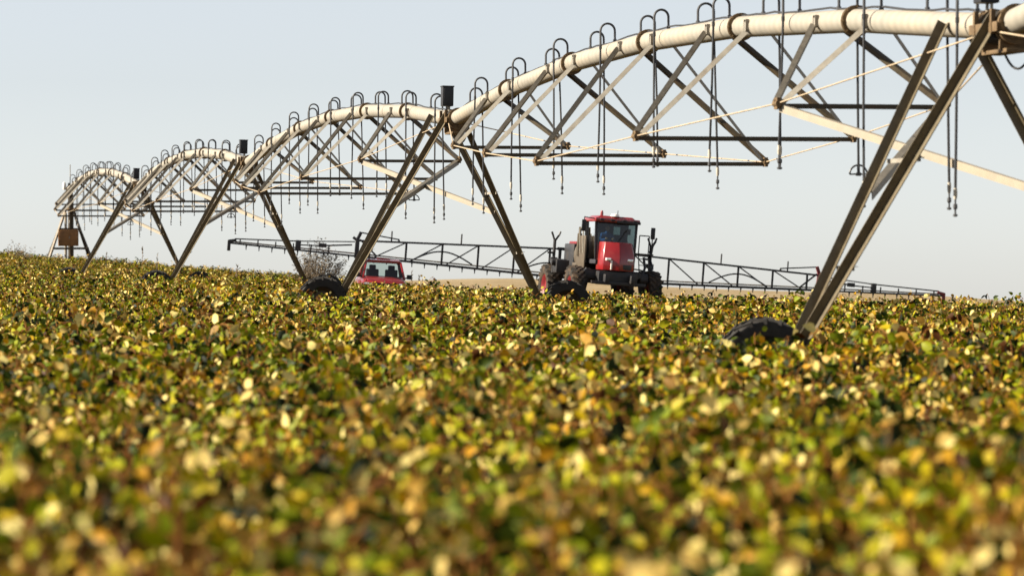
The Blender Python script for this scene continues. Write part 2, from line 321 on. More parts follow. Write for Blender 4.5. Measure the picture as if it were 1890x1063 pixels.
def make_span():
    root = empty('irrigation_span')
    # pipes
    for k in range(NSEG):
        a, b = pipe_pt(k * L / NSEG), pipe_pt((k + 1) * L / NSEG); d = (b - a).normalized()
        if k == 0: a = a + d * .42
        if k == NSEG - 1: b = b - d * .42
        p = MB().tube([a + d * .012, b - d * .012], PR, 24).build('pipe', M['pipe'], root)
        for q, s in ((a, 1), (b, -1)):
            fl = MB()
            fl.lathe([(PR - .01, 0), (PR + .055, 0), (PR + .055, .022), (PR - .01, .022)], q + d * s * .014 - d * (.022 if s < 0 else 0), d, 24)
            for t in range(8):
                an = t * math.pi / 4; u, w = frame(d, (0, 0, 1)); c = q + d * s * .025 + (u * math.cos(an) + w * math.sin(an)) * (PR + .033)
                fl.tube([c - d * .03, c + d * .03], .014, 6)
            fl.build('flange', M['rust'], p)
        # outlets and brackets are part of each pipe
    # trusses
    for j in range(1, NSEG):
        s0 = j * L / NSEG
        for side in (-1, 1):
            nd = node(j, side)
            for e, off in ((0, -1.35), (1, .95)):
                p = pipe_pt(s0 + off); top = p + V(0, side * (PR + .015), -.03); d = (top - nd).normalized()
                b = MB()
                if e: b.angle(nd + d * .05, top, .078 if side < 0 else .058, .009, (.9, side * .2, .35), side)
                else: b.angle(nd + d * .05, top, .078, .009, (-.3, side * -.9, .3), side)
                b.build('truss_bar', M['steel' if e else ('msteel' if side < 0 else 'dsteel')], root)  # darker steels put the shade on these bars into their colour
                k = MB().box(top + V(0, 0, .02), (.07, .05, .14)).box(top + V(.05, 0, .05), (.012, .06, .16)).box(top + V(-.05, 0, .05), (.012, .06, .16))
                k.build('pipe_bracket', M['steel'], root)
            g = MB().box(nd, (.16, .05, .16)).tube([nd + V(-.1, 0, 0), nd + V(.1, 0, 0)], .05, 10).tube([nd + V(0, -.05, .02), nd + V(0, .05, .02)], .035, 8)
            g.build('node_plate', M['rust'], root)
        MB().angle(node(j, -1) + V(0, .03, 0), node(j, 1) + V(0, -.03, 0), .07, .008, (0, 0, 1)).build('cross_bar', M['dsteel'], root)  # dark steel also paints in the shaded front face
    for side in (-1, 1):
        pts = [pipe_pt(.15) + V(.2, side * .2, -.1)] + [node(j, side) for j in range(1, NSEG)] + [pipe_pt(L - .15) + V(-.2, side * .2, -.1)]
        for a, b in zip(pts, pts[1:]):
            MB().tube([a, b], .012, 6).build('truss_rod', M['rod'], root)
    # cable on top of the pipe
    rr = random.Random(3); cp = []
    for i in range(73):
        s = .3 + (L - .6) * i / 72; p = pipe_pt(s); cp.append(p + V(0, .02 * math.sin(i * 1.7), PR + .012 + (.03 * rr.random() if i % 6 in (2, 3, 4) else 0)))
    MB().tube(cp, .016, 6).build('cable', M['hose'], root)
    # sprinkler drops: pairs, one each side
    for q in range(9):
        for side, off in ((-1, .97), (1, -.97)):
            s = (.078 + .1085 * q) * L + off
            p = pipe_pt(s); r = .13 + rr.uniform(-.008, .008); yc = side * r; sway = rr.uniform(-.13, .13); sw2 = rr.uniform(-.05, .05)
            pts = [p + V(0, 0, PR - .02), p + V(0, 0, PR + .2)]
            for t in range(1, 12):
                a = math.pi * t / 12; pts.append(p + V(0, yc - side * r * math.cos(a), PR + .2 + r * math.sin(a)))
            drop = 2.08 + rr.uniform(-.26, .16); endz = -drop
            yo = 2 * yc
            pts += [p + V(0, yo, PR + .2), p + V(0, yo, PR - .12)]
            n_g = len(pts)
            g = MB().tube(pts, .021, 8).tube([p + V(0, 0, PR - .02), p + V(0, 0, PR + .05)], .034, 8)
            go = g.build('gooseneck', M['goose'], root)
            h = [pts[-1] + V(0, 0, .03)]
            for t in range(1, 9):
                f = t / 8; h.append(V(p.x + sway * f + sw2 * math.sin(f * math.pi), p.y + yo + side * .03 * f, p.z + PR - .12 + (endz - PR + .12) * f))
            MB().tube(h, .018, 8).tube([h[0] + V(0, 0, -.04), h[0] + V(0, 0, .03)], .026, 8).build('hose', M['hose'], go)
            e = h[-1]
            if q == 7 and side == 1:
                arc = [e + V(0, .13 * math.cos(a), -.12 + .13 * math.sin(a)) for a in np.linspace(0, math.pi, 13)]
                k = MB().tube([e, e + V(0, 0, -.1)], .022, 8).tube(arc, .014, 6).tube([arc[0], arc[-1]], .012, 6).box(e + V(0, 0, -.12), (.06, .06, .05))
                k.build('half_ring_sprinkler', M['goose'], go)
            else:
                MB().lathe([(.0, .06), (.022, .05), (.026, 0), (.024, -.05), (.018, -.09), (0, -.09)], e, (0, 0, 1), 10).build('weight', M['weight'], go)
                k = MB().tube([e + V(0, 0, -.09), e + V(0, 0, -.16)], .013, 6).lathe([(0, -.14), (.026, -.15), (.028, -.2), (.012, -.22), (.012, -.27), (.03, -.28), (.03, -.3), (0, -.31)], e, (0, 0, 1), 10)
                k.build('nozzle', M['goose'], go)
    return root

def place_span(o, a, b):      # a: far end, b: near end
    d = (b - a); x = d.normalized(); z = V(0, 0, 1); y = z.cross(x).normalized(); z = x.cross(y)
    m = Matrix((x, y, z)).transposed().to_4x4(); m.translation = a
    o.matrix_world = m @ Matrix.Scale(d.length / L, 4, V(1, 0, 0)); return o.matrix_world.copy()

ORD = ['first', 'second', 'third', 'fourth', 'fifth']
span0 = make_span(); span_m = []
for i in range(5):            # i = 0 next to the pivot
    o = span0 if i == 0 else copy_tree(span0)
    far, near = tops[5 - i], tops[4 - i]
    span_m.append(place_span(o, far, near))
    lab = ['arched cream pipe span with hanging hoses joined to the pivot stand with the brown box',
           'second arched pipe span out from the pivot stand, before the red pickup truck is reached',
           'third arched pipe span out from the pivot stand, above the red pickup truck',
           'long arched pipe span hanging above the red sprayer, fourth out from the pivot stand',
           'outermost pipe span, fifth out from the pivot stand, beyond the dangling cable loop'][i]
    tag(o, lab, 'irrigation span', 'arched spans of the irrigation machine')

def tyre_mesh(r, w, lugs, mat_, name='tyre', lug_h=.035):
    b = MB(); h = w / 2
    b.lathe([(r * .56, -h * .75), (r * .62, -h * .95), (r * .82, -h), (r * .93, -h * .92), (r * .965, -h * .6), (r * .975, 0), (r * .965, h * .6), (r * .93, h * .92), (r * .82, h), (r * .62, h * .95), (r * .56, h * .75)], (0, 0, 0), (0, 1, 0), 36, True)
    for i in range(lugs):
        for sd in (-1, 1):
            a = 2 * math.pi * (i + (.5 if sd > 0 else 0)) / lugs; da = .62 * 2 * math.pi / lugs * 1.6
            pts = []
            for (aa, yy) in ((a, 0.02 * sd), (a + da, sd * h * .98)):
                pts.append(V(math.sin(aa) * (r - .005), yy, math.cos(aa) * (r - .005)))
            mid = (pts[0] + pts[1]) / 2; out = V(mid.x, 0, mid.z).normalized()
            b.bar(pts[0] - out * lug_h * .3, pts[1] - out * lug_h * .9, lug_h * 2, r * .085, out)
    return b.mesh(name, mat_)
TYR = tyre_mesh(.56, .36, 17, M['rubber'])
RIM = MB().lathe([(0, -.06), (.1, -.07), (.13, -.03), (.24, -.02), (.30, -.1), (.335, -.14), (.335, .14), (.30, .1), (.24, .03), (.13, .02), (.1, .05), (0, .04)], (0, 0, 0), (0, 1, 0), 24).mesh('rim', M['dsteel'])

def make_tower(mw):
    inv = mw.inverted()
    root = empty('drive_tower'); root.matrix_world = mw
    # base beam and gearboxes
    MB().tube([V(BS, -WHEEL_L + .5, .40), V(BS, WHEEL_L - .5, .40)], .085, 14).build('base_beam', M['dsteel'], root)
    MB().box((BS + .1, .35, .46), (.2, .4, .2)).tube([V(BS + .1, .15, .46), V(BS + .1, .75, .46)], .09, 12).build('drive_motor', M['dsteel'], root, bevel=.015)
    for sd in (-1, 1):
        w = empty('wheel'); w.parent = root; w.location = (BS + .26, sd * WHEEL_L, .56); w.rotation_euler = (0, 0, R(90))
        w2 = link('tyre', TYR, w); link('rim', RIM, w)
        MB().box((BS, sd * (WHEEL_L - .25), .46), (.24, .5, .26)).tube([V(BS, sd * WHEEL_L, .56), V(BS + .3, sd * WHEEL_L, .56)], .06, 12).build('gearbox', M['dsteel'], root, bevel=.02)
        foot = V(BS, sd * FOOT_L, .5)
        for e, sx_ in ((0, -1.65), (1, .2)):
            top = V(sx_, sd * (PR + .03), PH + (.05 if e else .07)); f = foot + V(-.09 if e == 0 else .03, 0, 0); d = (top - f).normalized()
            lg = MB().angle(f - d * .05, top + d * .06, .125, .012, (0, 1, 0), 1)      # corner on the right, one flange towards the camera
            lg.build('leg', M['legsteel'], root)
        # spacers that tie the two legs, with a small step
        for t in (.3, .62):
            a = foot + (V(-1.65, sd * PR, PH) - foot) * t; b = foot + (V(.2, sd * PR, PH) - foot) * t
            MB().angle(a + V(-.05, 0, 0), b + V(.12, 0, 0), .055, .008, (0, 0, 1)).build('leg_tie', M['steel'], root)
    # joint between the spans
    bt = MB(); prof = []
    for k in range(13): prof.append((PR + .02 + (.03 if k % 2 else 0), -.34 + .68 * k / 12))
    bt.lathe([(0, -.34)] + prof + [(0, .34)], (0, 0, PH), (1, 0, 0), 24).build('rubber_boot', M['rubber'], root)
    for x in (-.42, -.3, .3, .42):
        MB().lathe([(PR + .01, -.03), (PR + .07, -.03), (PR + .07, .03), (PR + .01, .03)], (x, 0, PH), (1, 0, 0), 24, True).build('clamp_ring', M['rust'], root)
    cr = MB()
    for sd in (-1, 1):
        cr.box((0, sd * (PR + .10), PH - .02), (1.0, .02, .12)).box((-.3, sd * (PR + .09), PH + .05), (.06, .06, .3)).box((.3, sd * (PR + .09), PH + .05), (.06, .06, .3))
    cr.box((0, 0, PH - PR - .14), (.9, .26, .05)).box((-.3, 0, PH - PR - .07), (.05, .34, .12)).box((.3, 0, PH - PR - .07), (.05, .34, .12))
    cr.build('joint_cradle', M['rust'], root, bevel=.006)
    # control box on two posts
    for sx_ in (-.08, .08):
        MB().tube([V(sx_ - .3, -.08, PH + PR - .05), V(sx_ - .3, -.08, PH + PR + .16)], .02, 8).build('box_post', M['steel'], root)
    cb = MB().box((-.3, -.12, PH + PR + .36), (.28, .25, .44)).build('control_box', M['black'], root, bevel=.02)
    MB().box((-.3, -.12, PH + PR + .585), (.30, .27, .03)).box((-.152, -.12, PH + PR + .36), (.015, .2, .34)).build('box_lid', M['black'], cb, bevel=.004)
    # cable loop hanging at the joint
    lp = [V(-.42 + .95 * t, .12 + .1 * t, PH - PR - .02 - 1.3 * t * (1 - t) * 1.0) for t in np.linspace(0, 1, 17)]
    MB().tube(lp, .016, 7).build('cable_loop', M['hose'], root)
    return root, inv

tl = ['wheeled A-frame tower standing furthest out, past the outermost irrigation span',
      'wheeled A-frame tower with broad brown legs, between fourth and fifth irrigation spans',
      'wheeled A-frame tower straddling between the red pickup and the red sprayer',
      'wheeled A-frame tower with a leg in front of the dry shrub',
      'wheeled A-frame tower next to the pivot stand with the brown box']
for i, m in enumerate(towers):
    root, inv = make_tower(m); tag(root, tl[i], 'irrigation tower', 'wheeled towers of the irrigation machine')
    sm = span_m[4 - i - 0] if False else span_m[3 - i + 0] if i <= 3 else None
    # braces come from the last truss nodes of the span on the pivot side
    k = 4 - i                                          # span whose near end sits on this tower
    sm = span_m[k]
    nl, nr = inv @ (sm @ node(5, -1)), inv @ (sm @ node(5, 1))
    for a, sd, mt in ((nl, 1, 'brace'), (nr, -1, 'msteel')):  # second brace gets a darker steel to paint its shaded face
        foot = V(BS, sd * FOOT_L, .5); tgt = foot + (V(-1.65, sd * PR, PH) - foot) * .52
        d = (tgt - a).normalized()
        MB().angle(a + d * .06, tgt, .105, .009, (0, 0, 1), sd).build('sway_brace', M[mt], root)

# pivot stand
root = empty('pivot_stand'); root.matrix_world = pivot_m
tag(root, 'steel pyramid pivot stand with brown control box and thin mast', 'pivot stand')
for sx_ in (-1, 1):
    for sd in (-1, 1):
        MB().angle(V(sx_ * 1.3, sd * 1.38, -.05), V(sx_ * .16, sd * .22, 3.15), .11, .012, (sx_ * .7, sd * .7, .2)).build('leg', M['dsteel'], root)
        MB().box((sx_ * 1.3, sd * 1.38, .06), (.45, .45, .22)).build('footing', M['tan'], root)
for z, w in ((1.12, .93), (2.15, .55)):
    for q in range(4):
        a, b = [(V(-w, -w, z), V(w, -w, z)), (V(w, -w, z), V(w, w, z)), (V(w, w, z), V(-w, w, z)), (V(-w, w, z), V(-w, -w, z))][q]
        MB().bar(a, b, .1, .06).build('girt', M['dsteel'], root)
MB().tube([V(0, .08, -.05), V(0, .08, 3.7), V(.06, .05, 4.0), V(.2, 0, PIV_H - .03), V(.5, 0, PIV_H)], [.15, .15, .15, .15, .15], 18).build('riser_pipe', M['dsteel'], root)
MB().tube([V(.35, -.22, .4), V(.35, -.22, 3.0)], .07, 12).build('conduit', M['brace'], root)
MB().lathe([(.16, 0), (.3, 0), (.3, .12), (.16, .12)], (0, .08, 3.15), (0, 0, 1), 20, True).build('bearing_collar', M['rust'], root)
pb = MB().box((.55, -.1, 1.68), (.28, 1.06, .86)).build('control_box', M['brown'], root, bevel=.02)
MB().box((.70, -.3, 1.68), (.02, .55, .74)).build('door', M['brown'], pb, bevel=.006)
MB().box((.715, -.06, 1.7), (.03, .03, .12)).build('handle', M['steel'], pb)
MB().tube([V(0, .05, PIV_H + .1), V(0, .05, PIV_H + 1.35)], .022, 8).build('mast', M['steel'], root)
MB().box((0, .0, PIV_H + .22), (.14, .14, .3)).build('junction_box', M['black'], root, bevel=.01)
MB().lathe([(0, .42), (.07, .4), (.1, .3), (.1, .08), (.06, 0), (0, 0)], (.0, -.26, PIV_H + .0), (0, 0, 1), 14).build('signal_lamp', M['white'], root)
MB().bar(V(0, 0, PIV_H + .1), V(0, -.26, PIV_H + .1), .04).build('lamp_arm', M['steel'], root)

# ------------------------------------------------------------------ red self-propelled sprayer
SX, SY = 3.25, 131.0; SYAW = R(12.5); SROLL = R(4.3)
sg = gz(SX, SY)
spr_m = Matrix.Translation(V(SX, SY, sg)) @ Matrix.Rotation(SYAW, 4, 'Z') @ Matrix.Rotation(SROLL, 4, 'Y')
S = empty('crop_sprayer'); S.matrix_world = spr_m
tag(S, 'red self-propelled crop sprayer with wide folding boom held out over the field', 'sprayer')
def P(name, mb, m, par=None, bevel=0, smooth=True): return mb.build(name, M[m], par or S, smooth, bevel)
# wheels
STY = tyre_mesh(.90, .46, 22, M['dusty'], lug_h=.045)
SRM = MB().lathe([(0, -.08), (.14, -.1), (.18, -.04), (.38, -.02), (.47, -.15), (.53, -.19), (.53, .19), (.47, .15), (.38, .06), (.18, .05), (0, .06)], (0, 0, 0), (0, 1, 0), 28).mesh('rim', M['dred'])
for yy in (-2.1, 2.1):
    for sd in (-1, 1):
        w = empty('wheel'); w.parent = S; w.location = (sd * 1.5, yy, .9); w.rotation_euler = (0, 0, R(90))
        link('tyre', STY, w); link('rim', SRM, w, rot=(0, 0, 0 if sd < 0 else R(180)))
        P('leg_strut', MB().bar(V(sd * 1.15, yy, .9), V(sd * 1.0, yy, 1.75), .22, .2, (0, 1, 0)).bar(V(sd * 1.12, yy, .9), V(sd * 1.4, yy, .9), .2), 'dark', bevel=.02)
# chassis
P('chassis', MB().box((-.5, 0, 1.42), (.16, 6.4, .3)).box((.5, 0, 1.42), (.16, 6.4, .3)).box((0, -2.1, 1.5), (2.3, .3, .26)).box((0, 2.1, 1.5), (2.3, .3, .26))
  .box((0, -2.6, 1.42), (1.5, .5, .5)).box((0, -1.2, 1.45), (1.8, 1.2, .5)), 'dark', bevel=.02)
P('front_beam', MB().box((0, -2.95, 1.24), (2.1, .14, .12)).box((-.5, -2.95, 1.36), (.12, .12, .3)).box((.5, -2.95, 1.36), (.12, .12, .3)), 'dark', bevel=.01)
P('front_tank', MB().tube([V(.95, -2.3, 1.45), V(1.25, -2.3, 1.45)], .26, 16).tube([V(.78, -2.75, 1.6), V(.78, -1.9, 1.6)], .14, 12), 'dark')
# hood / nose under the windscreen
nose = MB()
pts_b = [(-.66, -2.25), (-.60, -2.75), (0, -2.98), (.60, -2.75), (.66, -2.25), (.66, -1.9), (-.66, -1.9)]
pts_t = [(-.62, -2.25), (-.50, -2.52), (0, -2.68), (.50, -2.52), (.62, -2.25), (.66, -1.9), (-.66, -1.9)]
nose.add([V(x, y, 1.72) for x, y in pts_b] + [V(x, y, 2.25) for x, y in pts_b] + [V(x, y, 2.78) for x, y in pts_t],
         [tuple(range(7))[::-1], tuple(range(14, 21))] + [(r * 7 + i, r * 7 + (i + 1) % 7, (r + 1) * 7 + (i + 1) % 7, (r + 1) * 7 + i) for r in range(2) for i in range(7)])
P('hood', nose, 'red', bevel=.035)
for sd in (-1, 1):
    P('headlamp', MB().box((sd * .36, -2.815, 2.13), (.36, .1, .11), (0, 0, sd * -.36)), 'chrome', bevel=.02)
P('hood_badge', MB().box((-.30, -2.875, 1.92), (.06, .03, .34), (0, 0, .36)), 'white', bevel=.005)
P('grille', MB().box((.30, -2.85, 1.86), (.42, .03, .2), (0, 0, .36)).box((-.5, -2.77, 1.82), (.12, .03, .16), (0, 0, -.36)), 'black', bevel=.005)
# cab: floor, pillars, roof, glass, seat
P('cab_floor', MB().box((0, -1.35, 2.02), (1.5, 1.6, .16)).box((0, -.62, 2.45), (1.4, .12, .86)), 'seat', bevel=.02)
cb, ct = 2.68, 3.52
def cabcorner(z):
    t = (z - 2.1) / (ct - 2.1); return .74 + .05 * t, -2.12 + .12 * t, -.55 + .02 * t      # half width, front y, rear y
hw0, f0, r0 = cabcorner(2.1); hw1, f1, r1 = cabcorner(ct)
for sd in (-1, 1):
    P('cab_pillar', MB().bar(V(sd * hw0, f0, 2.1), V(sd * hw1, f1, ct), .075, .09, (0, 1, 0)), 'black', bevel=.01)
    P('cab_pillar', MB().bar(V(sd * hw0, r0, 2.1), V(sd * hw1, r1, ct), .10, .12, (0, 1, 0)), 'black', bevel=.01)
    P('side_window', MB().add([V(sd * (hw0 - .01), f0 + .05, 2.14), V(sd * (hw0 - .01), r0 - .06, 2.14), V(sd * (hw1 - .01), r1 - .06, ct), V(sd * (hw1 - .01), f1 + .05, ct)], [(0, 1, 2, 3)]).poly([V(sd * (hw0), f0 + .05, 2.14), V(sd * hw0, f0 + .07, 2.14), V(sd * hw1, f1 + .07, ct), V(sd * hw1, f1 + .05, ct)], V(sd * -.012, 0, 0)), 'glass')
ws = P('windscreen', MB().add([V(-hw0 + .04, f0 + .01, 2.14), V(hw0 - .04, f0 + .01, 2.14), V(hw1 - .04, f1 + .01, ct), V(-hw1 + .04, f1 + .01, ct)], [(0, 1, 2, 3)]), 'glass')
P('wiper', MB().bar(V(.1, f0 - .02, 2.8), V(.42, f0 + .02, 3.3), .02), 'black', ws)
P('cab_rear_wall', MB().box((-.26, r1, 3.2), (1.06, .06, .64)).box((.64, r1, 3.2), (.2, .06, .64)).box((.4, r1, 2.99), (.28, .06, .22)).box((.4, r1, 3.46), (.28, .06, .12)), 'seat')
P('rear_window', MB().box((.4, r1, 3.25), (.28, .012, .3)), 'glass')
P('headliner', MB().box((0, -1.3, 3.5), (1.5, 1.5, .04)), 'seat')
rf = P('cab_roof', MB().box((0, -1.3, 3.60), (1.74, 1.85, .16)).box((0, -1.25, 3.715), (1.5, 1.55, .10), None, (.86, .86)), 'red', bevel=.05)
P('visor', MB().box((.42, -2.2, 3.555), (.92, .14, .1)), 'black', rf, bevel=.02)
for x in (-.62, -.2, .25, .66): P('work_lamp', MB().box((x, -2.24, 3.60), (.15, .06, .075)), 'black', rf, bevel=.01)
P('beacon', MB().lathe([(0, .2), (.04, .19), (.06, .1), (.06, 0), (0, 0)], (-.52, -1.7, 3.76), (0, 0, 1), 12), 'red', rf)
P('antenna', MB().tube([V(.15, -1.5, 3.74), V(.15, -1.5, 4.0)], .014, 6), 'black', rf)
P('gps_receiver', MB().lathe([(0, .1), (.14, .08), (.17, 0), (0, 0)], (-.05, -1.9, 3.76), (0, 0, 1), 16), 'white', rf)
P('operator_seat', MB().box((-.12, -1.15, 2.42), (.54, .52, .16)).box((-.12, -.88, 2.80), (.52, .14, .72), (-.1, 0, 0)).box((-.12, -1.15, 2.22), (.3, .3, .3)), 'seat', bevel=.04)
wh = MB(); wh.tube([V(-.12 + .2 * math.cos(a), -1.72 + .12 * math.sin(a), 2.82 + .13 * math.sin(a)) for a in np.linspace(0, 2 * math.pi, 25)], .018, 8).tube([V(-.12, -1.72, 2.82), V(-.12, -1.9, 2.2)], .03, 8)
P('steering_wheel', wh, 'black')
P('monitor', MB().box((.48, -1.75, 3.22), (.32, .05, .22), (0, 0, .15)).bar(V(.48, -1.73, 3.1), V(.6, -1.7, 2.6), .03), 'tan', bevel=.01)
P('dashboard', MB().box((0, -1.98, 2.72), (1.3, .2, .14)), 'black', bevel=.03)
# body behind the cab: tank, engine bay, side panels, ladder
P('solution_tank', MB().tube([V(0, -.35, 2.25), V(0, 1.55, 2.25)], .72, 28).box((0, .6, 1.75), (1.5, 1.9, .4)), 'tan', bevel=.03)
P('engine_bay', MB().box((0, 2.45, 2.2), (1.4, 1.6, .95)), 'dark', bevel=.06)
P('engine_cover', MB().box((0, 2.3, 2.72), (1.2, 1.2, .1)), 'dred', bevel=.03)
P('side_panel', MB().box((-.93, -.55, 2.35), (.06, 1.3, 1.25)), 'tan', bevel=.02)
P('exhaust_stack', MB().tube([V(-.95, -.2, 2.2), V(-.95, -.2, 3.05)], .09, 14).tube([V(-.95, -.2, 3.05), V(-.95, -.2, 3.3)], .05, 10), 'dsteel')
P('handrail', MB().tube([V(-1.02, -1.2, 2.3), V(-1.08, -1.2, 3.35)], .022, 8).tube([V(-1.02, -.7, 2.3), V(-1.08, -.7, 3.2), V(-1.08, -1.2, 3.35)], .022, 8), 'steel')
lad = MB()
for x in (1.0, 1.38): lad.tube([V(x, -2.15, 1.5), V(x, -1.75, 2.45), V(x, -1.75, 3.12)], .022, 8)
lad.tube([V(1.0, -1.75, 3.12), V(1.38, -1.75, 3.12)], .022, 8)
for k in range(4): lad.box((1.19, -2.15 + .1 * k, 1.52 + .24 * k), (.38, .1, .03))
P('ladder', lad, 'dark')
P('platform', MB().box((1.15, -1.3, 2.42), (.8, 1.2, .05)), 'dark')
P('service_hoses', MB().tube([V(1.55, -1.5, 2.3), V(1.6, -1.5, 2.75), V(1.72, -1.45, 2.95)], .045, 8).tube([V(1.55, -1.5, 2.2), V(1.55, -1.9, 1.9), V(1.3, -2.2, 1.6)], .05, 8).tube([V(1.1, -2.2, 2.3), V(1.15, -2.3, 1.9), V(1.0, -2.4, 1.5)], .05, 8), 'black')
# mirrors
for sd, z, x in ((-1, 3.36, -1.28), (1, 3.24, 1.42)):
    P('mirror', MB().box((x, -2.1, z - .02), (.17, .06, .44)), 'black', bevel=.025)
    if sd < 0: P('mirror_arm', MB().tube([V(-.8, -2.0, 3.62), V(x, -2.1, 3.66), V(x, -2.1, 3.2)], .025, 8), 'black')
    else: P('mirror_arm', MB().tube([V(1.38, -1.75, 2.5), V(x, -2.05, 2.6), V(x, -2.08, 3.2)], .022, 8), 'black')
# boom cradles (forked posts)
for x, y in ((-1.72, .6), (1.62, -1.2)):
    P('boom_cradle', MB().tube([V(x, y, 1.5), V(x, y, 2.75)], .06, 10).tube([V(x, y, 2.7), V(x - .14, y, 3.05)], .04, 8).tube([V(x, y, 2.7), V(x + .16, y, 2.95), V(x + .2, y, 3.08)], .04, 8)
      .box((x, y, 2.0), (.26, .2, .16)).box((x - .1, y, 2.25), (.3, .1, .08)), 'dark')
P('pump', MB().box((-1.5, .2, 1.75), (.5, .6, .5)).tube([V(-1.9, .2, 1.9), V(-1.3, .2, 1.9)], .14, 12), 'dark', bevel=.04)
# boom, behind the sprayer
BY, BX = 3.3, .45
P('boom_lift', MB().bar(V(-.5, 2.6, 1.6), V(-.5 + BX, BY, 2.3), .14).bar(V(.5, 2.6, 1.6), V(.5 + BX, BY, 2.3), .14).box((BX, BY, 1.9), (2.6, .12, .12)).box((BX, BY, 1.35), (2.8, .12, .12)).box((BX, BY, 2.45), (2.8, .12, .12))
  .box((BX - 1.3, BY, 1.9), (.1, .14, 1.2)).box((BX + 1.3, BY, 1.9), (.1, .14, 1.2)), 'dark')
for sd in (-1, 1):
    W = empty('boom_wing'); W.parent = S; W.location = (BX, BY, 0)
    def q(x, z): return V(sd * x, 0, z)
    x0, xh, xt = 1.35, 9.35, (14.3 if sd < 0 else 14.6)
    bz = lambda x: 1.29 + .030 * x if x < 99 else 0
    tz = lambda x: 2.49 - .034 * x
    P('top_chord', MB().bar(q(x0, tz(x0)), q(xh, tz(xh)), .075), 'boomm', W)
    P('bottom_chord', MB().bar(q(x0, bz(x0)), q(xh, bz(xh)), .085).bar(q(x0, bz(x0)) + V(0, .4, .02), q(xh, bz(xh)) + V(0, .25, .02), .06), 'boomm', W)
    P('spray_pipe', MB().tube([q(x0, bz(x0) + .12), q(xh, bz(xh) + .10), q(xt - .2, bz(xt) - .02 + .08)], .028, 8), 'steel', W)
    xs = np.linspace(x0 + .35, xh - .5, 6)
    for k, x in enumerate(xs):
        P('upright', MB().bar(q(x, bz(x)), q(x, tz(x)), .075, .06, (1, 0, 0)), 'boomm', W)
        if k < 5: P('diagonal', MB().bar(q(x, tz(x)), q(xs[k + 1] - .15, bz(xs[k + 1])), .045), 'boomm', W)
    for x in (x0 + .4, xs[3]):
        P('hose_loop', MB().tube([q(x - 1.2 + 2.4 * t, bz(x) + .1 + .42 * math.sin(math.pi * t)) + V(0, -.1, 0) for t in np.linspace(0, 1, 13)], .03, 7), 'black', W)
    for x in (xs[2] + .7, xs[4] + .6):
        P('marker_post', MB().tube([q(x, tz(x)), q(x, tz(x) + .42)], .03, 8), 'boomm', W)
    # hinge and outer wing
    P('hinge', MB().bar(q(xh, bz(xh) - .08), q(xh, tz(xh) + .10), .15, .16, (1, 0, 0)).bar(q(xh, tz(xh) + .05), q(xh - .12, tz(xh) + .34), .12).bar(q(xh, tz(xh)), q(xh + .18, tz(xh) + .12), .1), 'dred' if sd > 0 else 'boomm', W, bevel=.01)
    P('hinge_link', MB().bar(q(xh - .12, tz(xh) + .32), q(xh - 1.6, tz(xh) + .16), .05).bar(q(xh - .1, tz(xh) + .05), q(xh - .8, bz(xh) + .05), .06).bar(q(xh - 1.6, tz(xh) + .18), q(xh - 1.65, tz(xh - 1.6)), .06), 'boomm', W)
    zt = lambda x: bz(xh) + (bz(xt) - bz(xh)) * (x - xh) / (xt - xh)
    P('outer_bottom_chord', MB().bar(q(xh, bz(xh)), q(xt, zt(xt)), .07), 'boomm', W)
    xm = xh + 2.3
    P('outer_top_chord', MB().bar(q(xh + .1, tz(xh) - .05), q(xm, zt(xm) + .34), .045).bar(q(xm, zt(xm) + .34), q(xt - .2, zt(xt) + .17), .05).bar(q(xh + .2, tz(xh) - .18), q(xh + 1.4, zt(xh) + .30), .06).bar(q(xh + 1.3, zt(xh) + .30), q(xm, zt(xm) + .2), .05), 'boomm', W)
    for x in np.linspace(xh + 1.1, xt - .4, 6):
        P('outer_upright', MB().bar(q(x, zt(x)), q(x, zt(x) + .32 - .03 * (x - xh)), .045, .05, (1, 0, 0)), 'boomm', W)
    P('outer_joint', MB().box(q(xm, zt(xm) + .18), (.2, .16, .4)).box(q(xh + 1.35, zt(xh) + .32), (.3, .12, .16)), 'boomm', W, bevel=.01)
    P('boom_tip', MB().bar(q(xt - .25, zt(xt) + .12), q(xt + .05, zt(xt) + .06), .12).bar(q(xt + .02, zt(xt) + .1), q(xt + .02, zt(xt) - .3), .12, .1, (1, 0, 0)), 'dred' if sd > 0 else 'boomm', W, bevel=.01)
    nm = MB().box((0, 0, 0), (.05, .06, .08)).tube([V(0, 0, -.03), V(0, 0, -.14)], .02, 6).mesh('nozzle', M['black'])
    for x in np.arange(x0 + .3, xt - .3, .5):
        link('nozzle', nm, W, q(x, (bz(x) if x < xh else zt(x)) - .06))

